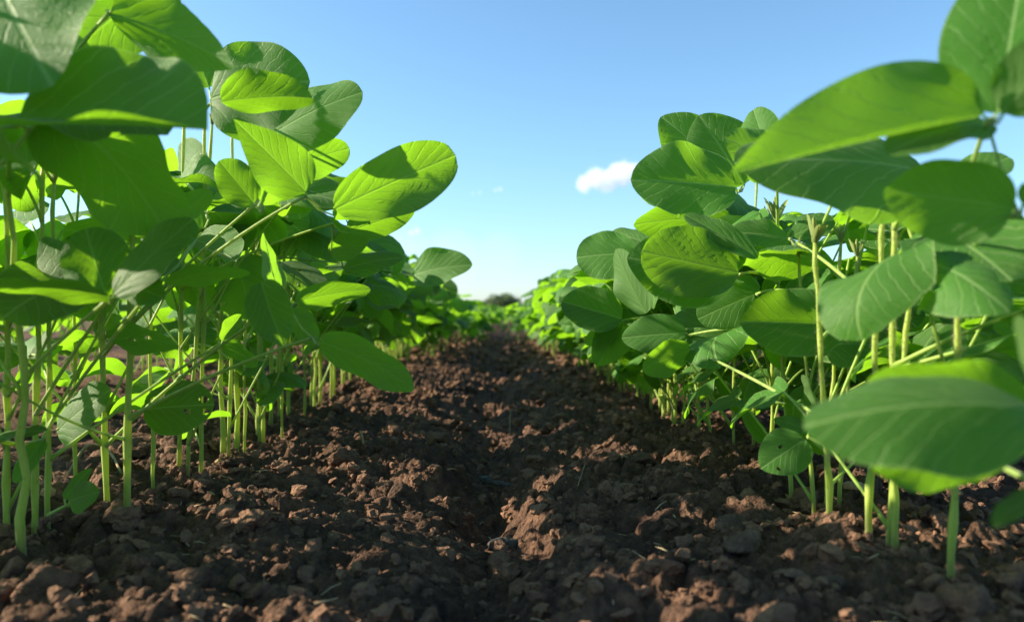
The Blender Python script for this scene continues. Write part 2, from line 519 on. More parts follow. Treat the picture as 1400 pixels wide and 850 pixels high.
def bez(p0, p1, p2, p3, n):
    out = []
    for i in range(n + 1):
        t = i / n; u = 1 - t
        out.append(p0 * (u ** 3) + p1 * (3 * u * u * t) + p2 * (3 * u * t * t) + p3 * (t ** 3))
    return out

def leaf_width(v, pa=0.52, pb=0.62):
    m_ = pa / (pa + pb)
    return (np.clip(v, 0, 1) ** pa) * (np.clip(1 - v, 0, 1) ** pb) / (m_ ** pa * (1 - m_) ** pb)

def leaf_geo(L, W, fold=0.15, arch=0.5, twist=0.0, curl=0.25, wav=0.06, quilt=0.010, seed=0, nu=8, nv=10, tip=None, side_arch=0.0, cup=(0, 0), hook=0.0):
    """ovate leaflet in a frame where Y runs base to tip, Z is the upper face.
    fold = V-fold of the halves (rad), arch = bend along the length, curl = margins bending down."""
    r = np.random.default_rng(seed)
    ph = r.random(4) * 6.28
    vv = 0.5 - 0.5 * np.cos(np.linspace(0.0, np.pi, nv + 1))
    vv = 0.55 * vv + 0.45 * np.linspace(0, 1, nv + 1)
    uu = np.linspace(-1, 1, 2 * (nu // 2) + 1)
    # spine
    ang = -arch * (vv - 0.25) - hook * np.clip(vv - 0.65, 0, 1) * 3.0
    dv = np.diff(vv, prepend=0)
    am = np.concatenate([[ang[0]], (ang[1:] + ang[:-1]) / 2])
    sy, sz = np.cumsum(dv * np.cos(am)), np.cumsum(dv * np.sin(am))
    sxx = side_arch * np.sin(np.pi * vv) * 0.5
    ca = math.atan2(sz[-1], sy[-1]); cl = math.hypot(sy[-1], sz[-1])
    c, s = math.cos(-ca), math.sin(-ca)
    sy, sz = (sy * c - sz * s) / cl, (sy * s + sz * c) / cl
    ang = ang - ca
    pb = tip if tip is not None else 0.48 + 0.20 * r.random()
    w = leaf_width(vv, 0.42 + 0.08 * r.random(), pb)
    U, Vg = np.meshgrid(uu, vv)
    Wd = w[:, None] * np.ones_like(U)
    S = U * Wd                                   # -1..1 lateral
    lat = S * (W / 2)
    aS = np.abs(S)
    f = np.where(U < 0, fold + cup[0], fold + cup[1])
    lx = lat * np.cos(f)
    lz = np.abs(lat) * np.sin(f) - curl * W * 0.5 * aS ** 2
    p = NVEIN * (Vg - VK * aS + VC * aS * aS) + 0.4 * (U > 0)
    lz = lz + quilt * L * (np.abs(np.sin(np.pi * p)) - 0.5) * np.clip(aS * 3, 0, 1) * np.clip(1.25 - np.abs(U), 0, 1)
    lz = lz + wav * W * (np.abs(U) ** 2) * (np.sin(Vg * 7 + ph[0] + (U > 0) * 2.1) * 0.6 + 0.4 * np.sin(Vg * 13 + ph[1] + (U > 0) * 1.3)) * Wd
    tw = twist * (Vg - 0.3)
    lx, lz = lx * np.cos(tw) - lz * np.sin(tw), lx * np.sin(tw) + lz * np.cos(tw)
    A = ang[:, None]
    X = lx + (sxx * L)[:, None]
    Y = sy[:, None] * L - lz * np.sin(A)
    Z = sz[:, None] * L + lz * np.cos(A)
    P = np.stack([X, Y, Z], 2)
    nuu = len(uu)
    uv = np.stack([0.5 + 0.5 * S, Vg], 2).reshape(-1, 2)
    ii = (np.arange(nv)[:, None] * nuu + np.arange(nuu - 1)[None, :]).ravel()
    T = np.stack([ii, ii + 1, ii + nuu + 1, ii + nuu], 1)
    global LAST_EDGE
    LAST_EDGE = np.stack([np.abs(U), Vg], 2).reshape(-1, 2)
    return P.reshape(-1, 3), T, uv, uu, vv

def leaf_mesh(name, holes=(), **kw):
    P, T, uv, uu, vv = leaf_geo(**kw)
    if len(holes):
        cu = uv[T].mean(1)
        keep = np.ones(len(T), bool)
        for (hu, hv, hr) in holes:
            keep &= ((cu[:, 0] - hu) ** 2 + (cu[:, 1] - hv) ** 2) > hr * hr
        T = T[keep]
    return np_mesh(name, P, T, LEAF, uv, edge=LAST_EDGE)

VARIANTS = []
for k in range(26):
    rr = random.Random(900 + k)
    bites = tuple((rr.choice([0.12, 0.88, rr.uniform(.25, .75)]), rr.uniform(.3, .85), rr.uniform(.03, .06)) for q in range(rr.randint(1, 3))) if k % 4 == 0 else ()
    VARIANTS.append(leaf_mesh("leaflet_shape", holes=bites, L=1.0, W=rr.uniform(0.66, 0.84), fold=rr.uniform(-0.2, 0.85), arch=rr.uniform(-0.3, 1.5), hook=rr.choice([0, 0, 0.5, 1.2]),
                              twist=rr.uniform(-0.8, 0.8), curl=rr.uniform(-0.2, 0.8), wav=rr.uniform(0.05, 0.16), quilt=0.018, seed=k, nu=14 if k % 4 == 0 else 10, nv=20 if k % 4 == 0 else 14))

def frame(base, axis, normal):
    a = axis.normalized()
    n = (normal - a * normal.dot(a))
    if n.length < 1e-4: n = a.orthogonal()
    n.normalize()
    s = a.cross(n)
    return Matrix(((s.x, a.x, n.x, base.x), (s.y, a.y, n.y, base.y), (s.z, a.z, n.z, base.z), (0, 0, 0, 1)))

def shoot_tip_mesh(seed, s=1.0):
    """bundle of folded young leaves at the top of a stem"""
    r = random.Random(seed)
    V, Fc, uvs = [], [], []
    for k in range(5):
        P, T, uv, _, _ = leaf_geo(L=s * r.uniform(0.018, 0.032), W=s * r.uniform(0.008, 0.013), fold=0.9, arch=-0.3, curl=0, wav=0.02, quilt=0, seed=k, nu=4, nv=6)
        az, el = r.uniform(0, 6.28), r.uniform(0.9, 1.45)
        ax = Vector((math.cos(az) * math.cos(el), math.sin(az) * math.cos(el), math.sin(el)))
        M = frame(Vector((0, 0, -0.004)), ax, Vector((-math.cos(az), -math.sin(az), 0.2)))
        o = len(V)
        V += [M @ Vector(p) for p in P]
        Fc += [tuple(int(q) + o for q in t) for t in T]
    return new_mesh("shoot_tip_shape", V, Fc, BUD)
TIPS = [shoot_tip_mesh(k) for k in range(4)]

def hair_mesh(points, radii, n, seed):
    r = random.Random(seed)
    V, Fc = [], []
    pts = [Vector(p) for p in points]
    for k in range(n):
        i = r.randrange(len(pts) - 1); t = r.random()
        p = pts[i].lerp(pts[i + 1], t); rad = radii[i] * (1 - t) + radii[i + 1] * t
        ax = (pts[i + 1] - pts[i]).normalized()
        a = ax.orthogonal().normalized(); b = ax.cross(a); an = r.uniform(0, 6.28)
        d = a * math.cos(an) + b * math.sin(an)
        q = p + d * rad * 0.95
        e = q + (d + ax * r.uniform(-0.5, 0.5)) * r.uniform(0.002, 0.0045)
        w = d.cross(ax) * 0.00022
        o = len(V)
        V += [q + w, q - w, e]; Fc.append((o, o + 1, o + 2))
    return new_mesh("stem_hair_shape", V, Fc, HAIR, smooth=False)

# canopy outline in the photograph: free leaves that would stick out of it are not grown
LEFT_OUT = [(-400, -400), (210, -400), (225, 5), (300, 30), (395, 55), (470, 110), (440, 170), (420, 200), (470, 225), (520, 215), (560, 225),
            (510, 268), (540, 292), (525, 320), (540, 352), (590, 352), (625, 365), (632, 385), (648, 412), (668, 428), (700, 450), (690, 464),
            (600, 492), (560, 512), (520, 530), (470, 560), (420, 585), (330, 640), (240, 690), (150, 730), (-400, 800)]
RIGHT_OUT = [(1800, -400), (1345, -400), (1340, 30), (1300, 90), (1230, 95), (1120, 165), (1045, 175), (1015, 168), (960, 172), (910, 172),
             (880, 215), (872, 255), (892, 290), (875, 308), (815, 335), (795, 365), (765, 378), (738, 380), (715, 402), (690, 425), (668, 440),
             (668, 466), (720, 478), (800, 505), (870, 540), (960, 590), (1040, 640), (1100, 700), (1250, 770), (1800, 900)]
def inside(poly, x, y):
    c = False
    j = len(poly) - 1
    for i in range(len(poly)):
        xi, yi = poly[i]; xj, yj = poly[j]
        if (yi > y) != (yj > y) and x < (xj - xi) * (y - yi) / (yj - yi) + xi: c = not c
        j = i
    return c
HERO_BOX = []   # (x0, y0, x1, y1, d) of hand-set leaves that must stay uncovered
def leaf_ok(M, L, side):
    poly = LEFT_OUT if side < 0 else RIGHT_OUT
    pts = [project(M @ Vector(q)) for q in ((0, .15 * L, 0), (0, .6 * L, 0), (0, 1.05 * L, 0), (-.36 * L, .5 * L, 0), (.36 * L, .5 * L, 0))]
    c = M @ Vector((0, .5 * L, 0))
    if side < 0 and 0.3 < c.y < 1.6 and c.z < 0.30 and c.x > ROW_L + 0.03 and random.random() < 0.7: return False   # the open side stays bare below
    if all(d < 0.02 or x < -60 or x > 1460 for x, y, d in pts): return True
    for x, y, d in pts:
        if d < 0.3: return False
        if d < 7.0 and not inside(poly, x, y): return False
        for (x0, y0, x1, y1, hd) in HERO_BOX:
            if d < hd + 0.015 and x0 - 6 < x < x1 + 6 and y0 - 6 < y < y1 + 6: return False
    return True

# ------------------------------------------------------------------ growing soybean plants
def stalk_shape(p0, node, sag, r0=0.0016, r1=0.0011, n=9, sides=6):
    d = node - p0
    c1 = p0 + d * 0.33 + Vector((0, 0, sag)); c2 = p0 + d * 0.7 + Vector((0, 0, sag * 0.9))
    pts = bez(p0, c1, c2, node, n)
    rad = [r0 * (1.5 if i == 0 else 1.0) * (1 - i / n) + r1 * (i / n) * (1.35 if i == n else 1.0) for i in range(n + 1)]
    return pts, rad

class Proto:
    """plant in its own frame: stem points and leaf stalks with leaflets; side = direction of the open gap (+1 right, -1 left)"""
    def __init__(s, seed, H, side, low=0.25, big=1.0, nodes=9, extra=0, top_lo=0.75):
        r = random.Random(seed)
        s.H = H
        lean = Vector((r.uniform(-0.05, 0.05) + 0.03 * side, r.uniform(-0.05, 0.05), 0))
        s.stem_pts = [lean * (t * t * H) + Vector((r.uniform(-1, 1) * 0.003 * (0 < k < 10), r.uniform(-1, 1) * 0.003 * (0 < k < 10), t * H - 0.03 * (k == 0)))
                      for k, t in enumerate([i / 10 for i in range(11)])]
        r0 = r.uniform(0.0024, 0.0034)
        s.stem_rad = [r0 * (1 - 0.5 * i / 10) * (1.15 if i % 2 else 0.97) for i in range(11)]
        s.stalks = []
        az0 = r.uniform(-0.4, 0.4)
        for k in range(nodes + extra):
            t = low + (1 - low) * (k / (nodes - 1)) ** 0.85 if k < nodes else r.uniform(0.12, 0.42)
            i = min(int(t * 10), 9); p0 = s.stem_pts[i].lerp(s.stem_pts[i + 1], t * 10 - i)
            flip = (k % 2 == 0)
            az = (0 if side > 0 else math.pi) + (0 if flip else math.pi) + az0 + r.uniform(-0.95, 0.95)
            el = r.uniform(0.75, 1.2) if t < 0.8 else r.uniform(0.9, 1.35)
            reach = H * r.uniform(top_lo, 1.22)                 # height the leaf is held at
            ln = min(max((reach - t * H) / math.sin(el), 0.05), 0.27)
            if k >= nodes:                  # short low stalks on the far side
                az = (math.pi if side > 0 else 0) + r.uniform(-1.2, 1.2); ln = r.uniform(0.07, 0.13); el = r.uniform(0.15, 0.8)
            dirv = Vector((math.cos(az) * math.cos(el), math.sin(az) * math.cos(el), math.sin(el)))
            node = p0 + dirv * ln
            pts, rad = stalk_shape(p0, node, r.uniform(-0.012, 0.016))
            Lf = (0.068 + 0.036 * (1 - abs(t - 0.65) * 1.3)) * r.uniform(0.8, 1.2) * big
            if t > 0.95: Lf *= 0.7
            if k >= nodes: Lf = r.uniform(0.05, 0.075)
            lv = []
            end = (pts[-1] - pts[-2]).normalized()
            h = Vector((end.x, end.y, 0)).normalized()
            sd = Vector((-h.y, h.x, 0))
            pts = pts + [node + end * 0.014 + Vector((0, 0, -0.002))]; rad = rad + [0.0009]
            for q in range(3):
                droop = r.uniform(-0.9, 0.25)
                if q == 0: ax = h; base = pts[-1]; sc = 1.08
                else:
                    sg = 1 if q == 1 else -1
                    ax = (h * r.uniform(0.1, 0.6) + sd * sg).normalized(); base = node + ax * 0.004; sc = 0.95
                ax = (ax * math.cos(droop) + UP * math.sin(droop)).normalized()
                nrm = UP * r.uniform(0.4, 1.1) + SUN * r.uniform(0.1, 1.2) + Vector((r.uniform(-.5, .5), r.uniform(-.9, .4), r.uniform(-.3, .3)))
                L = Lf * sc * r.uniform(0.85, 1.1)
                lv.append((r.randrange(len(VARIANTS)), frame(base, ax, nrm) @ Matrix.Diagonal((L, L, L, 1)), L))
            V, Fc = tube(pts, rad, 6)
            s.stalks.append((new_mesh("leaf_stalk_shape", V, Fc, PETIOLE), lv, pts))
        V, Fc = tube(s.stem_pts, s.stem_rad, 8)
        s.stem = new_mesh("stem_shape", V, Fc, STEM)

    def plant(s, x, y, rz, scale, side, label, group, check=True, keep=1.0):
        e = bpy.data.objects.new("soybean_plant", None)
        link(e)
        e.empty_display_size = 0.02
        M = Matrix.Translation((x, y, gh(x, y) - 0.004)) @ Matrix.Rotation(rz, 4, 'Z') @ Matrix.Scale(scale, 4)
        e.matrix_world = M
        e["label"] = label; e["category"] = "soybean plant"; e["group"] = group
        obj("stem", s.stem, e)
        tip = obj("shoot_tip", TIPS[random.randrange(4)], e)
        tip.location = s.stem_pts[-1]
        for me, lv, pts in s.stalks:
            if random.random() > keep: continue
            good = [(v, Ml, L) for v, Ml, L in lv if not check or leaf_ok(M @ Ml @ Matrix.Scale(1 / L, 4), L * scale, side)]
            if len(good) < 2 and check: continue
            st = obj("leaf_stalk", me, e)
            for v, Ml, L in good:
                lf = obj("leaflet", VARIANTS[v], st)
                lf.matrix_local = Ml
        return e

    def merged(s, name):
        """the whole plant as one light mesh for far copies"""
        Vs, Ts, UVs, Ms, off = [], [], [], [], 0
        def add(P, T, uv, mi):
            nonlocal off
            Vs.append(P); Ts.append(T + off); UVs.append(uv); Ms.append(np.full(len(T), mi)); off += len(P)
        V, Fc = tube(s.stem_pts[::2], s.stem_rad[::2], 5)
        add(np.array([v[:] for v in V]), np.array(Fc[:-2]), np.zeros((len(V), 2)), 1)
        for me, lv, pts in s.stalks:
            V, Fc = tube(pts[::3], [0.0013] * len(pts[::3]), 4)
            add(np.array([v[:] for v in V]), np.array(Fc[:-2]), np.zeros((len(V), 2)), 1)
            for v, Ml, L in lv:
                P, T, uv, _, _ = leaf_geo(L=1.0, W=0.75, fold=0.15, arch=0.4, curl=0.2, wav=0.06, quilt=0, seed=v, nu=4, nv=6)
                A = np.array(Ml)
                add(P @ A[:3, :3].T + A[:3, 3], T, uv, 0)
        me = np_mesh(name, np.concatenate(Vs), np.concatenate(Ts), LEAF, np.concatenate(UVs))
        me.materials.append(PETIOLE)
        me.polygons.foreach_set("material_index", np.concatenate(Ms).astype(np.int32))
        return me

# ------------------------------------------------------------------ the near plants, set by hand
# key: (foot px, top px, stem radius m, hairs, label)
NEAR = {
 'LA': ((8, 722), (8, 235), .0040, 0, "thin soybean stem standing at the far left edge, foot left of all others"),
 'LB': ((46, 714), (60, 215), .0040, 0, "soybean plant at the left edge under the large blurred dark leaf"),
 'LC': ((66, 706), (74, 250), .0036, 0, "slim soybean plant close behind the left edge plants beside a small low leaf"),
 'LE': ((149, 683), (128, 120), .0042, 0, "soybean plant just left of the tallest straight stem in the left row"),
 'LF': ((174, 702), (182, 60), .0046, 0, "tall straight soybean plant whose long stalk carries the left row's furthest right big leaf"),
 'LG': ((244, 651), (252, 150), .0036, 0, "soybean plant in left row with insect-holed leaf in front of its stem"),
 'LH': ((256, 654), (290, 170), .0034, 0, "leaning soybean plant behind the holed leaf, right one of a crossed pair"),
 'LI': ((274, 653), (280, 150), .0034, 0, "pale straight soybean stem just right of the holed leaf in left row"),
 'LJ': ((312, 622), (318, 160), .0034, 0, "soybean plant in left row holding a round leaf against the sky"),
 'LK': ((356, 602), (352, 175), .0034, 0, "soybean plant in left row with a broad drooping leaf at the canopy's upper right"),
 'LM': ((104, 672), (110, 190), .0028, 0, "slender soybean stem standing left of the two tall near stems, its foot farther back"),
 'LN': ((212, 664), (206, 170), .0028, 0, "slender soybean stem between the tall straight stem and the holed leaf"),
 'LO': ((335, 612), (342, 200), .0028, 0, "slender soybean stem in left row just before the dense middle stretch"),
 'LP': ((386, 594), (392, 210), .0028, 0, "slender soybean stem of left row below the drooping long leaf"),
 'RN': ((1056, 640), (1048, 300), .0028, 0, "slender soybean stem left of the low leaf in the right row"),
 'RO': ((1003, 606), (1008, 320), .0028, 0, "slender soybean stem in right row under the dark round leaf at mid height"),
 'RA': ((1300, 802), (1307, 322), .0036, 420, "nearest soybean plant of the right row, single stem under the big blurred leaf"),
 'RB': ((1226, 761), (1222, 295), .0038, 420, "hairy soybean plant in right row, second stem from the right"),
 'RC': ((1213, 757), (1258, 300), .0032, 300, "leaning soybean stem crossing behind the second stem of right row"),
 'RD': ((1189, 752), (1208, 285), .0038, 380, "soybean plant with a pale fuzzy shoot tip in the right row"),
 'RE': ((1137, 730), (1114, 330), .0036, 260, "soybean plant in right row with light folded leaf at mid height"),
 'RF': ((1113, 692), (1092, 350), .0026, 0, "thin soybean stem beside the low leaf near the soil in right row"),
 'RG': ((1127, 686), (1150, 330), .0030, 0, "thin leaning soybean stem right behind the low leaf of the right row"),
 'RH': ((1146, 690), (1172, 350), .0030, 0, "soybean stem leaning furthest right behind the near stems of right row"),
 'RI': ((1083, 671), (1062, 300), .0034, 0, "soybean plant with dry brown sheath at its foot in right row"),
 'RJ': ((1030, 612), (1035, 215), .0032, 0, "soybean plant in right row carrying the highest leaf fan beside the cloud"),
 'RL': ((972, 598), (962, 330), .0032, 0, "soybean plant in right row behind the small bright leaf over the soil"),
}
# leaf tuples: base px, base d, tip px, tip d, width/length, phi (90 = upper face to camera, -90 = under face), extras
def lf(bx, by, bd, tx, ty, td, w, phi, **k): return (bx, by, bd, tx, ty, td, w, phi, k)
TRIF = [
 # ---- right row, big blurred ones at the edge
 ('RA', 0.97, (1355, 163, .425), .02, [
    lf(1346, 158, .425, 998, 238, .44, .56, -70, fold=.1, arch=.25, curl=.05, cup=(0, 1.5), tip=.85, quilt=.006),
    lf(1362, 156, .425, 1398, -60, .42, .80, 78, fold=.15, arch=.3),
    lf(1372, 155, .42, 1470, 40, .38, .7, -50, fold=.2)]),
 ('RA', 0.90, (1392, 292, .44), .01, [
    lf(1386, 286, .44, 1208, 262, .46, .80, -58, fold=-.1, arch=.3, curl=.1),
    lf(1350, 168, .45, 1212, 212, .43, .50, 38, fold=.25, arch=.5),
    lf(1398, 280, .43, 1480, 250, .40, .8, -40, fold=.1)]),
 ('RB', 0.96, (1275, 268, .60), .015, [
    lf(1268, 235, .62, 1003, 222, .58, .60, 52, fold=.05, arch=.35, curl=.35, quilt=.016),
    lf(1290, 262, .62, 1380, 215, .62, .75, 40, fold=.2)]),
 ('RA', 0.55, (1412, 590, .36), .0, [
    lf(1415, 560, .36, 1098, 583, .36, .58, 42, fold=-.25, arch=.75, curl=.25),
    lf(1420, 600, .375, 1190, 628, .385, .68, -55, fold=.1, arch=.2, curl=.2),
    lf(1425, 585, .40, 1190, 515, .40, .55, -35, fold=.2, arch=.6)]),
 ('RA', 0.40, (1425, 665, .35), .0, [
    lf(1425, 668, .345, 1357, 718, .34, .40, 30, fold=.3),
    lf(1425, 560, .345, 1392, 430, .345, .5, -60, fold=.2)]),
 # ---- right row, middle
 ('RJ', 0.93, (1010, 262, .86), .01, [
    lf(1006, 256, .85, 862, 246, .85, .80, 72, fold=.28, arch=.15, curl=.12, quilt=.02),
    lf(1018, 252, .89, 955, 158, .90, .92, 80, fold=.15, arch=.2, quilt=.016),
    lf(990, 236, .95, 903, 160, .96, .75, 75, fold=.1)]),
 ('RI', 0.95, (1062, 232, .76), .01, [
    lf(1062, 226, .75, 990, 188, .74, .95, 72, fold=.15, curl=.3, quilt=.014),
    lf(1050, 205, .78, 1030, 150, .80, .8, 60)]),
 ('RL', 0.9, (1002, 302, .95), .01, [
    lf(1000, 300, .95, 866, 308, .97, .55, -42, fold=.1, arch=.4),
    lf(1036, 353, .79, 936, 294, .82, .36, 50, fold=.35, arch=.2)]),
 ('RI', 0.78, (1012, 375, .80), .008, [
    lf(1010, 373, .80, 877, 344, .80, .72, -80, fold=.06, arch=.1, curl=.1),
    lf(1004, 376, .84, 857, 352, .85, .74, 78, fold=.06, arch=.1)]),
 ('RL', 0.75, (872, 348, 1.12), .01, [
    lf(868, 346, 1.12, 788, 352, 1.14, .92, 72, fold=.15, quilt=.014),
    lf(884, 428, 1.0, 842, 340, 1.02, .66, -62, fold=.2, arch=-.3),
    lf(888, 335, 1.15, 835, 318, 1.2, .6, 40)]),
 ('RL', 0.62, (852, 438, 1.12), .008, [
    lf(850, 436, 1.12, 768, 412, 1.14, .78, 74, fold=.42, arch=.1, curl=.1),
    lf(846, 448, 1.14, 800, 470, 1.14, .7, -50),
    lf(856, 442, 1.13, 815, 500, 1.14, .8, -60)]),
 ('RI', 0.62, (942, 458, .98), .006, [
    lf(939, 455, .98, 850, 462, .99, .70, 66, fold=.2, arch=.25, quilt=.016),
]),
 ('RE', 0.39, (946, 478, .90), .004, [
    lf(944, 478, .90, 878, 505, .89, .78, -62, fold=.1, arch=.25)]),
 ('RB', 0.56, (1422, 417, .56), .004, [lf(1424, 417, .56, 1520, 400, .55, .7, 40)]),
 ('RC', 0.56, (1425, 447, .58), .0, [lf(1427, 446, .58, 1530, 440, .57, .7, 40)]),
 ('LC', 0.20, (300, 470, .86), .004, [lf(302, 470, .86, 352, 500, .86, .7, -50), lf(304, 466, .87, 330, 430, .88, .7, -60)]),
 ('LB', 0.34, (235, 300, .70), .01, [lf(238, 298, .70, 290, 262, .70, .6, -55)]),
 ('RF', 0.85, (1034, 402, .93), .008, [
    lf(1031, 402, .93, 954, 436, .93, .80, 70, fold=.12, arch=.2),
    lf(1038, 398, .95, 965, 375, .98, .6, 30)]),
 ('RE', 0.66, (1152, 447, .76), .006, [
    lf(1149, 444, .76, 1011, 440, .76, .76, 78, fold=.40, arch=.15, curl=.2, quilt=.012),
    lf(1152, 440, .77, 1196, 466, .75, 1.1, 40, fold=.3, arch=.7, curl=.4),
    lf(1150, 438, .79, 1120, 392, .80, .9, -60)]),
 ('RD', 0.70, (1078, 326, .84), .008, [
    lf(1076, 325, .84, 999, 318, .84, .64, 56, fold=.25, arch=.35),
    lf(1084, 322, .84, 1140, 300, .84, .7, 50)]),
 ('RE', 0.30, (1104, 597, .72), .0, [
    lf(1101, 600, .72, 1040, 640, .71, .86, 58, fold=.15, arch=.4, holes=((.62, .5, .04), (.3, .75, .03))),
    lf(1105, 588, .73, 1058, 572, .75, .55, 45, fold=.1, arch=.3),
    lf(1112, 566, .75, 1096, 512, .76, .62, -60, fold=.2)]),
 ('RG', 0.38, (1060, 550, .84), .0, [
    lf(1056, 549, .84, 998, 556, .84, .5, 18, fold=.2, arch=.3)]),
 # ---- left row, near
 ('LB', 0.98, (22, 172, .50), .015, [
    lf(22, 172, .50, 284, 178, .49, .92, 76, fold=.05, arch=.25, curl=.15, quilt=.014, cup=(0, 1.2), tip=.42),
    lf(-20, -60, .52, 72, 118, .48, .95, 62, fold=.1, arch=.3),
    lf(-40, 165, .47, 62, 256, .46, .55, -35, fold=.2, arch=.3)]),
 ('LA', 0.98, (150, 18, .62), .02, [
    lf(150, 22, .62, 321, 93, .60, .52, -50, fold=.2, arch=.5, curl=.1, tip=.95),
    lf(228, -38, .64, 95, 70, .66, .66, -60, fold=.1, arch=.3),
    lf(145, 10, .66, 215, -60, .68, .7, -50)]),
 ('LJ', 0.99, (290, 138, .84), .01, [
    lf(288, 136, .82, 424, 112, .80, .98, 82, fold=.10, arch=.55, curl=.15, quilt=.012),
    lf(303, 140, .74, 427, 134, .72, .62, -48, fold=.4, arch=.5, cup=(.3, -.2)),
    lf(286, 120, .86, 258, 42, .88, .6, 50)]),
 ('LK', 0.98, (366, 190, .88), .01, [
    lf(370, 186, .87, 496, 126, .85, .66, 74, fold=.12, arch=.45, curl=.35, quilt=.012),
    lf(388, 232, .95, 478, 203, .97, .62, -62, fold=.1, arch=.45),
    lf(355, 175, .88, 330, 110, .9, .8, 60)]),
 ('LF', 0.41, (418, 268, .73), .012, [
    lf(418, 262, .73, 319, 163, .70, .62, -62, fold=.2, arch=.15, curl=.15, tip=1.05),
    lf(458, 286, .74, 623, 212, .74, .50, -66, fold=.12, arch=.25, curl=.45, quilt=.02, wav=.09, tip=.42),
    lf(455, 294, .78, 522, 268, .80, .55, -50, fold=.1)]),
 ('LE', 0.38, (348, 280, .80), .01, [
    lf(347, 278, .80, 299, 220, .79, .85, -66, fold=.2, arch=.1),
    lf(356, 276, .82, 405, 232, .84, .7, -55, fold=.2)]),
 ('LG', 0.50, (455, 306, .90), .01, [
    lf(476, 318, .90, 567, 288, .90, .52, -58, fold=.2, arch=.4),
    lf(452, 350, .92, 505, 318, .93, .7, -60, fold=.1),
    lf(470, 368, .98, 552, 352, .98, .5, 52, fold=.1, arch=.35)]),
 ('LE', 0.17, (382, 416, .75), .01, [
    lf(383, 413, .75, 360, 318, .74, .80, -78, fold=.12, arch=.15),
    lf(404, 414, .77, 507, 396, .77, .42, -48, fold=.2, arch=.45),
    lf(357, 386, .67, 388, 472, .66, .72, 68, fold=.35, arch=.4, twist=.5)]),
 ('LF', 0.21, (427, 462, .72), .008, [
    lf(436, 467, .71, 566, 533, .70, .50, -58, fold=.1, arch=.55, curl=.15),
    lf(398, 424, .74, 430, 470, .74, .8, -70),
    lf(440, 470, .76, 415, 481, .78, .5, 60)]),
 ('LA', 0.40, (150, 408, .60), .005, [
    lf(146, 406, .62, 118, 312, .62, .98, 80, fold=.08, arch=.3),
    lf(156, 402, .60, 264, 300, .60, .55, 60, fold=.15, arch=.2),
    lf(152, 408, .58, -15, 394, .57, .42, -26, fold=.15, arch=.4)]),
 ('LC', 0.30, (215, 388, .62), .005, [
    lf(226, 388, .65, 341, 372, .64, .46, -20, fold=.1, arch=.5),
    lf(180, 390, .61, 224, 408, .60, .85, 62, fold=.2),
    lf(268, 328, .68, 200, 298, .70, .6, 52, fold=.2)]),
 ('LG', 0.80, (285, 300, .82), .01, [
    lf(276, 312, .80, 226, 275, .80, .95, -82, fold=.08, arch=.1, quilt=.014)]),
 ('LG', 0.26, (200, 562, .84), .0, [
    lf(196, 560, .84, 293, 553, .83, .76, 70, fold=.08, arch=.3, holes=((.36, .16, .07), (.30, .27, .05), (.60, .66, .045), (.40, .86, .06), (.62, .9, .05)))]),
 ('LF', 0.38, (146, 466, .76), .0, [
    lf(148, 464, .76, 244, 472, .75, .62, -40, fold=.15, arch=.45, holes=((.45, .3, .05), (.55, .55, .06)))]),
 ('LB', 0.25, (-5, 602, .70), .0, [
    lf(-8, 600, .70, 64, 588, .70, .5, 20, fold=.15),
    lf(60, 600, .74, 20, 660, .72, .45, 40)]),
 ('LC', 0.06, (92, 690, .76), .0, [
    lf(95, 684, .76, 136, 672, .75, .85, 68, fold=.1),
    lf(88, 682, .77, 125, 640, .78, .45, 50)]),
 ('LE', 0.30, (78, 588, .82), .0, [
    lf(78, 590, .82, 152, 532, .80, .72, 66, fold=.1, arch=.3)]),
 # ---- left row, farther out
 ('LK', 0.60, (566, 378, 1.60), .01, [
    lf(566, 376, 1.60, 646, 362, 1.55, .62, 70, fold=.2, arch=.6, curl=-.1)]),
]
near_roots = {}
near_data = {}
for key, (fp, tp, rad, hairs, label) in NEAR.items():
    d = 0.2 * F / (fp[1] - 425.0)
    foot = at(fp[0], fp[1], d); top = at(tp[0], tp[1], d)
    foot.z = gh(foot.x, foot.y) - 0.003
    e = bpy.data.objects.new("soybean_plant", None); link(e)
    e.location = foot
    e["label"] = label; e["category"] = "soybean plant"
    e["group"] = "soybean plants at the near end of the %s row" % ("left" if key[0] == 'L' else "right")
    rr = random.Random(key)
    pts = []
    bow = rr.uniform(-1, 1)
    for i in range(13):
        t = i / 12
        p = foot.lerp(top, t) - foot
        if 0 < i < 12: p += Vector((rr.uniform(-1, 1), rr.uniform(-1, 1), 0)) * 0.0012
        p += (top - foot).cross(Vector((0, 1, 0))).normalized() * 0.0035 * math.sin(math.pi * t) * bow
        if i == 0: p.z -= 0.02
        pts.append(p)
    rads = [rad * 0.78 * (1.0 - 0.42 * i / 12) * (1.32 if i % 3 == 2 else 0.95) * (1.15 if i == 0 else 1.0) for i in range(13)]
    V, Fc = tube(pts, rads, 10)
    st = obj("stem", new_mesh("stem_shape", V, Fc, STEM), e)
    hairs = hairs or 160
    if hairs:
        obj("stem_hair", hair_mesh(pts[3:], rads[3:], hairs * 4, hash(key) % 1000 if False else len(key) + hairs), st, kind="stuff")
    tip = obj("shoot_tip", TIPS[rr.randrange(4)], e); tip.location = pts[-1]
    if key in ('RD', 'RI', 'RE'): tip.scale = (.9, .9, 1.1)
    elif key[0] == 'R': tip.scale = (.55, .55, .8)
    if key[0] == 'L': tip.scale = (.6, .6, .6)
    near_roots[key] = e
    near_data[key] = (foot, pts, rads)

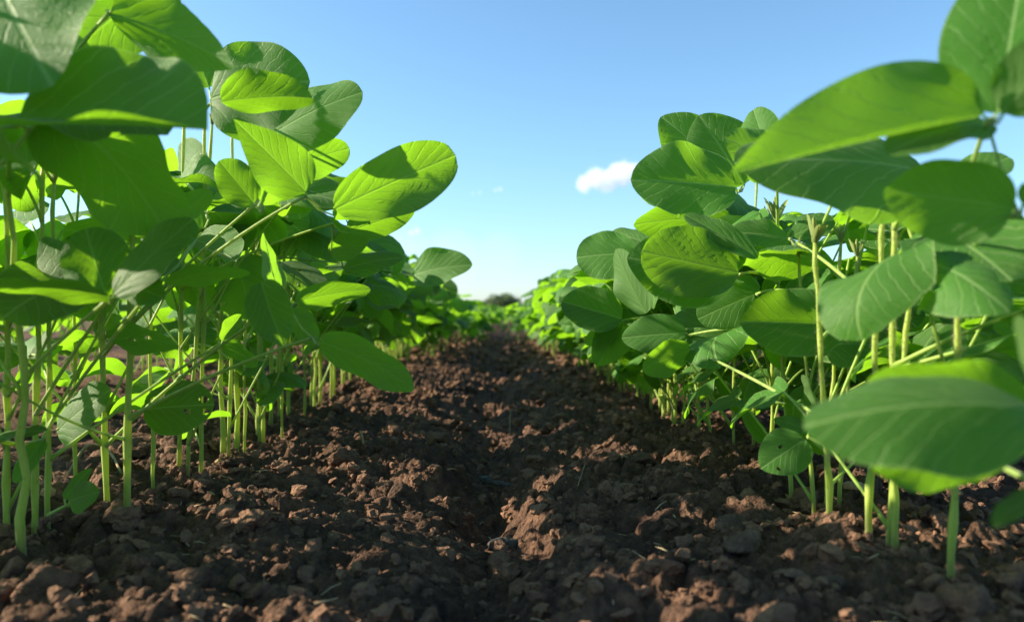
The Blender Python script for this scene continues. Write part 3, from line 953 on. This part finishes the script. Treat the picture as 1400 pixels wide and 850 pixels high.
place_crumbs()
for (key, ti, node, sag, leaves) in TRIF:
    e = near_roots[key]; foot, pts, rads = near_data[key]
    f_ = ti * 12; i = min(int(f_), 11)
    p0 = pts[i].lerp(pts[i + 1], f_ - i)
    nd = at(*node) - foot
    sp, sr = stalk_shape(p0, nd, sag, 0.0019, 0.0013, 11, 7)
    V, Fc = tube(sp, sr, 7)
    # short stalks from the joint to each leaflet
    for (bx, by, bd, tx, ty, td, w, phi, k) in leaves:
        b0 = at(bx, by, bd) - foot
        if (b0 - nd).length < 0.10 and (b0 - nd).length > 0.0035:
            mid = nd.lerp(b0, 0.5) + Vector((0, 0, -0.004))
            V2, F2 = tube([nd, mid, b0], [0.0011, 0.0010, 0.0009], 6)
            o = len(V); V += V2; Fc += [tuple(q + o for q in f) for f in F2]
    sto = obj("leaf_stalk", new_mesh("leaf_stalk_shape", V, Fc, PETIOLE), e)
    for n_, (bx, by, bd, tx, ty, td, w, phi, k) in enumerate(leaves):
        b0, t0 = at(bx, by, bd), at(tx, ty, td)
        ax = t0 - b0; L = ax.length; a = ax.normalized()
        nz = UP - a * UP.dot(a)
        if nz.length < 0.25: nz = nz + (SUN - a * SUN.dot(a)) * 0.3
        nz.normalize()
        side = a.cross(nz)
        if side.dot(CAM - b0) < 0: side = -side
        nrm = nz * math.cos(math.radians(phi)) + side * math.sin(math.radians(phi))
        kw = dict(fold=.22, arch=.35, curl=.2, wav=.09, quilt=.02, nu=18, nv=26, seed=int(bx * 7 + by) % 997)
        kw.update(k)
        me = leaf_mesh("leaflet_shape", L=L, W=L * w, **kw)
        o = obj("leaflet", me, sto)
        Mf = frame(b0 - foot, a, nrm)
        o.matrix_local = Mf
        xs, ys = [], []
        for v in me.vertices:
            q = project(foot + Mf @ v.co); xs.append(q[0]); ys.append(q[1])
        HERO_BOX.append((min(xs) + 6, min(ys) + 6, max(xs) - 6, max(ys) - 6, max(bd, td)))

# ------------------------------------------------------------------ fill growth on the near plants and the rows behind them
PR_L = [Proto(40 + k, 0.30 + 0.02 * (k % 3), +1, low=0.10, nodes=8, extra=2, top_lo=0.66) for k in range(7)]
PR_B = [Proto(140 + k, 0.30 + 0.02 * (k % 3), +1, low=0.05, nodes=9, top_lo=0.35) for k in range(7)]
PR_R = [Proto(80 + k, 0.27 + 0.02 * (k % 3), -1, low=0.12, nodes=8, extra=2, top_lo=0.45) for k in range(7)]

def grow_on(key, proto, stalk_ids, scale):
    e = near_roots[key]; side = -1 if key[0] == 'L' else 1
    foot, pts, rads = near_data[key]
    for k in stalk_ids:
        if random.random() > (0.15 if key in ('LM', 'LN', 'LO', 'LP') else 0.5 if side < 0 else 0.3 if key in ('RA', 'RB', 'RC', 'RD', 'RE') else 0.9): continue
        me, lv, sp = proto.stalks[k]
        # move the stalk so that it leaves this plant's own stem
        want = min(pts, key=lambda p: abs(p.z - sp[0].z * scale))
        off = Vector((want.x - sp[0].x * scale, want.y - sp[0].y * scale, want.z - sp[0].z * scale))
        Ms = Matrix.Translation(off) @ Matrix.Scale(scale, 4)
        W = Matrix.Translation(foot) @ Ms
        good = [(v, Ml, L) for v, Ml, L in lv if leaf_ok(W @ Ml @ Matrix.Scale(1 / L, 4), L * scale, side)]
        if len(good) < (1 if side < 0 else 2): continue
        st = obj("leaf_stalk", me, e); st.matrix_local = Ms
        for v, Ml, L in good:
            o = obj("leaflet", VARIANTS[v], st); o.matrix_local = Ml
for n_, key in enumerate(NEAR):
    pr = (PR_L if key[0] == 'L' else PR_R)[n_ % 7]
    grow_on(key, pr, range(len(pr.stalks)), 1.0)
    pr = (PR_L if key[0] == 'L' else PR_R)[(n_ + 3) % 7]
    if key[0] == 'R': grow_on(key, pr, range(0, len(pr.stalks), 2), 1.05)

def row(side, y0, y1, step, x0, label, group, scale=(0.9, 1.1), jit=0.02, check=True, protos=None, keep=1.0):
    y = y0
    n = 0
    while y < y1:
        protos = protos or (PR_L if side < 0 else PR_R)
        x = x0 + float(row_bend(y)) + random.uniform(-jit, jit)
        protos[random.randrange(7)].plant(x, y, random.uniform(-0.5, 0.5) + (math.pi if random.random() < 0.3 else 0), random.uniform(*scale), side, label, group, check, keep)
        y += step * random.uniform(0.6, 1.4); n += 1
    return n
cnt = 0
cnt += row(-1, 0.05, 0.74, 0.055, ROW_L - 0.01, "soybean plant of the left row standing just past the left picture edge", "soybean plants past the left picture edge", (1.05, 1.25), keep=0.3)
PR_FL = [Proto(240 + k, 0.30 + 0.02 * (k % 3), +1, low=0.10, nodes=10, top_lo=0.32) for k in range(7)]
PR_FR = [Proto(280 + k, 0.30 + 0.02 * (k % 3), -1, low=0.10, nodes=10, top_lo=0.32) for k in range(7)]
for (ya, yb, pp, kp, sc_) in ((1.16, 1.6, PR_L, 0.36, (0.95, 1.2)), (1.6, 3.3, PR_FL, 0.45, (0.85, 1.08))):
    cnt += row(-1, ya, yb, 0.042, ROW_L, "soybean plant in the dense middle stretch of the left row", "soybean plants in the middle stretch of the left row", sc_, protos=pp, keep=kp)
cnt += row(1, 1.32, 3.3, 0.042, ROW_R, "soybean plant in the dense middle stretch of the right row", "soybean plants in the middle stretch of the right row", (0.85, 1.08), keep=0.75)
cnt += row(-1, 0.75, 2.9, 0.075, ROW_L - SPACING, "soybean plant in the row behind the left row, glimpsed between stems", "soybean plants behind the left row", (0.95, 1.15), 0.03, False, PR_B, 0.33)
cnt += row(1, 0.95, 3.4, 0.085, ROW_R + SPACING, "soybean plant in the row behind the right row, glimpsed between stems", "soybean plants behind the right row", (0.72, 0.86), 0.03, False)
far_meshes = {-1: [p.merged("far_soybean_plant_shape") for p in PR_FL], 1: [p.merged("far_soybean_plant_shape") for p in PR_FR]}
def far_row(side, y0, n, step, x0, label, group, scale):
    y = y0
    for k in range(n):
        o = obj("soybean_plant", far_meshes[side][random.randrange(7)], None, label, "soybean plant", group)
        x = x0 + float(row_bend(y)) + random.gauss(0, 0.05 + 0.045 * (y - 3.3))
        o.location = (x, y, gh(x, y) - 0.005)
        o.rotation_euler = (0, 0, random.uniform(-0.6, 0.6) + (math.pi if random.random() < 0.4 else 0))
        s_ = random.uniform(*scale) * (1.0 - 0.20 * min(1.0, (y - 3.3) / 2.0)); o.scale = (s_, s_, s_)
        y += step * random.uniform(0.6, 1.4)
    return y
left = 300 - len(NEAR) - cnt
yl = far_row(-1, 3.32, left // 2, 0.055, ROW_L, "small distant soybean plant in the far stretch of the left row", "soybean plants in the far stretch of the left row", (0.72, 0.92))
yr = far_row(1, 3.32, left - left // 2, 0.055, ROW_R, "small distant soybean plant in the far stretch of the right row", "soybean plants in the far stretch of the right row", (0.70, 0.88))
print("plants", cnt + len(NEAR), "far", left, "far ends", yl, yr, "objects", len(bpy.data.objects))

# rows farther off, past the plants one can pick out: one mass
def crop_mass():
    base, T0, uv0, _, _ = leaf_geo(L=1.0, W=0.78, fold=0.2, arch=0.5, curl=0.2, wav=0.08, quilt=0, nu=2, nv=4)
    xs, ys, zs, szz = [], [], [], []
    for k in range(-14, 15):
        x0 = (ROW_R if k >= 0 else ROW_L) + (k if k >= 0 else k + 1) * SPACING
        ya = yl if x0 == ROW_L else yr if x0 == ROW_R else (2.9 if abs(k) < 3 and k < 0 else 3.5 if k == 1 else 1.0)
        yb = 34.0
        dens = 50 if abs(k) < 3 else (20 if k < 0 else 30)
        m_ = int((12 - min(ya, 12)) * dens * 2.2 + (yb - 12) * dens * 0.8)
        t = RNG.random(m_)
        y = ya + (yb - ya) * t ** 1.7
        h = (0.40 if k < 0 else 0.37) * (0.60 if k in (-1, 0) else 0.78)
        x = x0 + row_bend(y) + RNG.normal(size=m_) * 0.10
        z = h * (0.30 + 0.75 * np.sqrt(RNG.random(m_))) - 0.3 * np.abs(x - x0 - row_bend(y)) ** 1.2
        xs.append(x); ys.append(y); zs.append(z); szz.append(0.06 + 0.06 * RNG.random(m_))
    x, y, z, s_ = map(np.concatenate, (xs, ys, zs, szz))
    N = len(x)
    az = RNG.random(N) * 6.283; el = RNG.random(N) * 1.2 - 0.8; ro = RNG.normal(size=N) * 0.6
    a = np.stack([np.cos(az) * np.cos(el), np.sin(az) * np.cos(el), np.sin(el)], 1)
    nrm = np.stack([RNG.normal(size=N) * 0.5 + SUN.x * 0.6, RNG.normal(size=N) * 0.5, np.ones(N)], 1)
    nrm -= a * (nrm * a).sum(1)[:, None]; nrm /= np.linalg.norm(nrm, axis=1)[:, None]
    sd = np.cross(a, nrm)
    P = (base[None, :, 0:1] * sd[:, None] + base[None, :, 1:2] * a[:, None] + base[None, :, 2:3] * nrm[:, None]) * s_[:, None, None]
    P += np.stack([x, y, z], 1)[:, None]
    nv = len(base)
    T = (T0[None] + (np.arange(N) * nv)[:, None, None]).reshape(-1, 4)
    
    return np_mesh("distant_soybean_rows", P.reshape(-1, 3), T, LEAF, np.tile(uv0, (N, 1)))
obj("distant_soybean_rows", crop_mass(), label="far soybean rows merging into one green mass across the field", cat="crop rows", kind="stuff")

# ------------------------------------------------------------------ the tree on the horizon
def far_tree(px, d, h, wd, label, seed):
    p = at(px, 425, d)
    e = bpy.data.objects.new("distant_tree", None); link(e); e.location = (p.x, p.y, 0)
    e["label"] = label; e["category"] = "tree"
    r = np.random.default_rng(seed)
    V, Fc = [], []
    pts = [Vector((0, 0, -0.3)), Vector((0.1, 0, h * 0.25)), Vector((0, 0.1, h * 0.6)), Vector((0.1, 0, h * 0.85))]
    V, Fc = tube(pts, [h * .04, h * .032, h * .02, h * .008], 8)
    for k in range(7):
        an = r.random() * 6.28; z0 = h * (0.25 + 0.4 * r.random())
        V2, F2 = tube([Vector((0, 0, z0)), Vector((math.cos(an) * wd * .2, math.sin(an) * wd * .2, z0 + h * .15)), Vector((math.cos(an) * wd * .38, math.sin(an) * wd * .38, z0 + h * .25))], [h * .015, h * .01, h * .004], 5)
        o = len(V); V += V2; Fc += [tuple(q + o for q in f) for f in F2]
    obj("trunk", new_mesh("trunk_shape", V, Fc, BARK), e)
    lob = []
    for k in range(16):
        an = r.random() * 6.28; q = r.random() ** .6
        lob.append((math.cos(an) * q * wd * .36, math.sin(an) * q * wd * .36, h * (0.30 + 0.5 * r.random() * (1.15 - q * .6)), wd * (.10 + .1 * r.random())))
    N = 5200
    L = np.array([lob[k % 16] for k in range(N)])
    dv = r.normal(size=(N, 3)); dv /= np.linalg.norm(dv, axis=1)[:, None]
    rad = L[:, 3] * (0.55 + 0.6 * r.random(N))
    C = L[:, :3] + dv * rad[:, None] * np.array([1, 1, .8])
    a = r.normal(size=(N, 3)); a /= np.linalg.norm(a, axis=1)[:, None]
    b = np.cross(a, r.normal(size=(N, 3))); b /= np.linalg.norm(b, axis=1)[:, None]
    s_ = (wd * .022 * (0.6 + r.random(N)))[:, None]
    P = np.stack([C - a * s_, C + b * s_ * .6, C + a * s_, C - b * s_ * .6], 1).reshape(-1, 3)
    obj("crown", np_mesh("crown_shape", P, np.arange(N * 4).reshape(N, 4), TREELEAF), e)
TREELEAF = make_leaf_mat("tree_leaf", (0.045, 0.078, 0.032, 1), (0.070, 0.110, 0.045, 1), (0.07, 0.10, 0.045, 1), (0.10, 0.16, 0.04, 1), 0.3)  # dark greens lightened, distance haze put into the leaf colour
far_tree(690, 210.0, 5.2, 10.5, "dark green bushy tree on the horizon between the two rows", 5)
far_tree(666, 230.0, 3.6, 8.0, "lower dark bush left of the horizon tree, above the left row", 6)

# ------------------------------------------------------------------ litter on the soil
def litter_tube(name, pxs, rad, mat, label, cat, lift=0.003):
    pts = []
    for (px, py, up) in pxs:
        x, y, d = ground_px(px, py)
        pts.append(Vector((x, y, gh(x, y) + lift + up)))
    base = pts[0].copy()
    fine = []
    for i in range(len(pts) - 1):
        for k in range(4): fine.append(pts[i].lerp(pts[i + 1], k / 4))
    fine.append(pts[-1])
    for _ in range(2):
        fine = [fine[0]] + [(fine[i - 1] + fine[i] * 2 + fine[i + 1]) / 4 for i in range(1, len(fine) - 1)] + [fine[-1]]
    n = len(fine)
    V, Fc = tube([p - base for p in fine], [rad * (1 - .4 * i / n) for i in range(n)], 6)
    o = obj(name, new_mesh(name + "_shape", V, Fc, mat), None, label, cat); o.location = base
    return o
litter_tube("dry_root", [(676, 815, 0), (684, 806, .012), (698, 800, .010), (712, 800, .002)], .0016, BARK, "curved dark dry root poking out of the furrow near the front", "root")
litter_tube("dry_stalk", [(26, 655, .0), (40, 640, .03), (70, 632, .01)], .0018, STRAW, "thin tan dry stalk bent between the left edge stems", "stalk")
litter_tube("dry_stalk", [(92, 648, .01), (118, 636, .022), (150, 630, .020), (166, 648, .0)], .0024, STRAW, "tan dry stalk arching over the soil behind the left stems", "stalk")
litter_tube("dry_twig", [(697, 566, .0), (697, 562, .012), (698, 560, .024)], .0014, STRAW, "short tan twig standing upright in the middle of the soil", "twig")
litter_tube("dry_twig", [(497, 608, .0), (494, 604, .010), (490, 600, .022)], .0018, STRAW, "bent orange twig standing in soil left of the middle", "twig")
litter_tube("straw_piece", [(360, 768, 0), (362, 767, .012)], .0007, STRAW, "tiny pale straw sticking up from the dark soil at lower left", "straw")
litter_tube("straw_piece", [(462, 660, .004), (476, 663, .003)], .0009, STRAW, "short pale straw lying on soil in the left half", "straw")
litter_tube("straw_piece", [(790, 650, .004), (800, 636, .008)], .0008, STRAW, "thin straw lying slanted on the soil right of the furrow", "straw")
litter_tube("straw_piece", [(305, 806, .004), (328, 808, .004)], .0014, STRAW, "pale flat straw bit on the dark soil at the lower left", "straw")
litter_tube("straw_piece", [(440, 832, .003), (452, 822, .006)], .0012, STRAW, "small tan straw bit near the bottom edge of the soil", "straw")
litter_tube("straw_piece", [(1345, 838, .004), (1392, 845, .003)], .0012, STRAW, "pale straw in the lower right corner of the soil", "straw")

def straw_bits():
    V, Fc = [], []
    r = random.Random(77)
    for k in range(230):
        y = 0.45 + 2.0 * r.random() ** 2; x = r.uniform(-0.42, 0.42)
        an = r.uniform(0, 6.28); ln = r.uniform(0.004, 0.02); el = r.uniform(-0.1, 0.5)
        p = Vector((x, y, gh(x, y) + 0.003)); d = Vector((math.cos(an) * math.cos(el), math.sin(an) * math.cos(el), math.sin(el)))
        m_ = p + d * ln * 0.5 + Vector((0, 0, r.uniform(-0.001, 0.002)))
        rd = r.uniform(0.0003, 0.0008)
        v2, f2 = tube([p, m_, p + d * ln], [rd, rd, rd * .7], 4)
        o = len(V); V += v2; Fc += [tuple(q + o for q in f) for f in f2]
    obj("straw_bits", new_mesh("straw_bits_shape", V, Fc, PALESTRAW), label="tiny pale straw and root bits strewn over the soil", cat="straw bits", kind="stuff")
PALESTRAW = make_stem_mat("pale_straw", (0.34, 0.26, 0.15, 1), (0.42, 0.34, 0.22, 1))
straw_bits()

def chip(name, px, py, ln, wd, th, rz, tilt, mat, label, cat, up=0.006):
    x, y, d = ground_px(px, py)
    bm = bmesh.new()
    r = random.Random(px)
    bmesh.ops.create_grid(bm, x_segments=9, y_segments=4, size=1.0)
    for v in bm.verts:
        e_ = (1 - abs(v.co.x) ** 3 * .6)
        v.co = Vector((v.co.x * ln / 2 + r.uniform(-1, 1) * ln * .03, v.co.y * wd / 2 * e_ + r.uniform(-1, 1) * wd * .05, (1 - v.co.y ** 2) * wd * .25 + (1 - v.co.x ** 2) * ln * .08 + r.uniform(-1, 1) * .0008))
    g = bmesh.ops.solidify(bm, geom=bm.faces[:], thickness=th)
    me = bpy.data.meshes.new(name + "_shape"); bm.to_mesh(me); bm.free(); me.materials.append(mat)
    o = obj(name, me, None, label, cat)
    o.location = (x, y, gh(x, y) + up); o.rotation_euler = (tilt, 0.12, rz)
chip("bark_chip", 668, 606, .036, .014, .003, -.35, .5, BARK, "dark bark chip lying over a hollow in the middle of the soil", "bark chip", .012)
chip("bark_chip", 688, 618, .034, .010, .003, -.3, .3, BARK, "dark bark sliver just in front of the upper chip", "bark chip", .006)
chip("bark_chip", 690, 682, .040, .016, .004, .5, .5, BARK, "broken dark crust chip at the edge of the furrow", "bark chip", .014)
chip("dry_leaf", 1168, 668, .030, .016, .0008, .2, .4, DRYLEAF, "curled tan dry leaf on the soil among right row stems", "dry leaf", .006)
chip("dry_leaf", 1076, 668, .012, .008, .0008, 1.4, 1.2, DRYLEAF, "orange brown dry sheath at the foot of a right row stem", "dry leaf", .012)
chip("dry_leaf", 66, 686, .014, .011, .0008, .3, .9, DRYLEAF, "orange dry leaf scrap between the left edge stems", "dry leaf", .02)
chip("dry_leaf", 1248, 750, .016, .008, .0008, .2, .4, DRYLEAF, "small orange dry leaf scrap behind the second right stem", "dry leaf", .008)
chip("dry_leaf", 300, 632, .012, .012, .0008, .6, 1.0, DRYLEAF, "orange dry leaf scrap at the foot of left row stems", "dry leaf", .012)

# ------------------------------------------------------------------ clouds
def cloud(px, py, d, wpx, hpx, puffs, density, label):
    m, nt = mat_new("cloud_vapour"); b = NB(nt)
    out = b.n("ShaderNodeOutputMaterial"); tc = b.n("ShaderNodeTexCoord")
    P = tc.outputs["Object"]
    nzn = b.n("ShaderNodeTexNoise"); b.l(P, nzn.inputs["Vector"]); nzn.inputs["Scale"].default_value = 3.2; nzn.inputs["Detail"].default_value = 5.0; nzn.inputs["Roughness"].default_value = 0.6
    val = None
    for (cx, cy_, cz, r) in puffs:
        q = b.m('SUBTRACT', 1.0, b.m('DIVIDE', b.vm('DISTANCE', P, (cx, cy_, cz)), r))
        val = q if val is None else b.m('SMOOTH_MAX', val, q, 0.15)
    f = b.m('ADD', val, b.m('MULTIPLY', b.m('SUBTRACT', nzn.outputs[0], 0.5), 0.9))
    f = b.ss(f, 0.10, 0.45)
    pv = b.n("ShaderNodeVolumePrincipled")
    pv.inputs["Color"].default_value = (1, 1, 1, 1)
    pv.inputs["Anisotropy"].default_value = 0.2
    b.l(b.m('MULTIPLY', f, density), pv.inputs["Density"])
    b.l(pv.outputs[0], out.inputs["Volume"])
    bm = bmesh.new()
    bmesh.ops.create_icosphere(bm, subdivisions=3, radius=1.0)
    for v in bm.verts: v.co = Vector((v.co.x * 1.25, v.co.y * 0.8, v.co.z * (0.85 if wpx < 200 else 0.35)))
    me = bpy.data.meshes.new("cloud_shape"); bm.to_mesh(me); bm.free(); me.materials.append(m)
    o = obj("cloud", me, None, label, "cloud")
    o.location = at(px, py, d)
    w = wpx * d / F / 2.0
    o.scale = (w, w * 0.8, w)
    o.rotation_euler = (0, 0, -YAW)
cloud(828, 243, 1500.0, 92, 46, [(-.62, 0, -.18, .34), (-.28, 0, -.02, .44), (.08, 0, -.08, .46), (.45, 0, .12, .52), (.78, 0, .15, .45)], 0.035, "small white puffy cloud beside the right row's upper leaf")
cloud(681, 259, 1500.0, 18, 10, [(-.4, 0, -.1, .5), (.3, 0, .1, .55)], 0.03, "tiny faint white cloud wisp above the middle of the rows")
cloud(652, 264, 1500.0, 26, 8, [(-.4, 0, -.05, .35), (.3, 0, .05, .38)], 0.012, "very faint flat cloud streak left of the tiny wisp")
cloud(585, 352, 2500.0, 330, 60, [(-.6, 0, -.02, .30), (-.2, 0, .03, .34), (.2, 0, 0, .34), (.6, 0, .02, .26)], 0.0006, "broad faint haze bank low above the left row")
cloud(567, 317, 1500.0, 24, 14, [(-.4, 0, -.1, .5), (.3, 0, .1, .55)], 0.03, "small pale cloud low over the left row's leaves")

print("tris", sum(sum(len(p.vertices) - 2 for p in m.polygons) if len(m.polygons) < 5000 else len(m.loops) - 2 * len(m.polygons) for m in bpy.data.meshes))
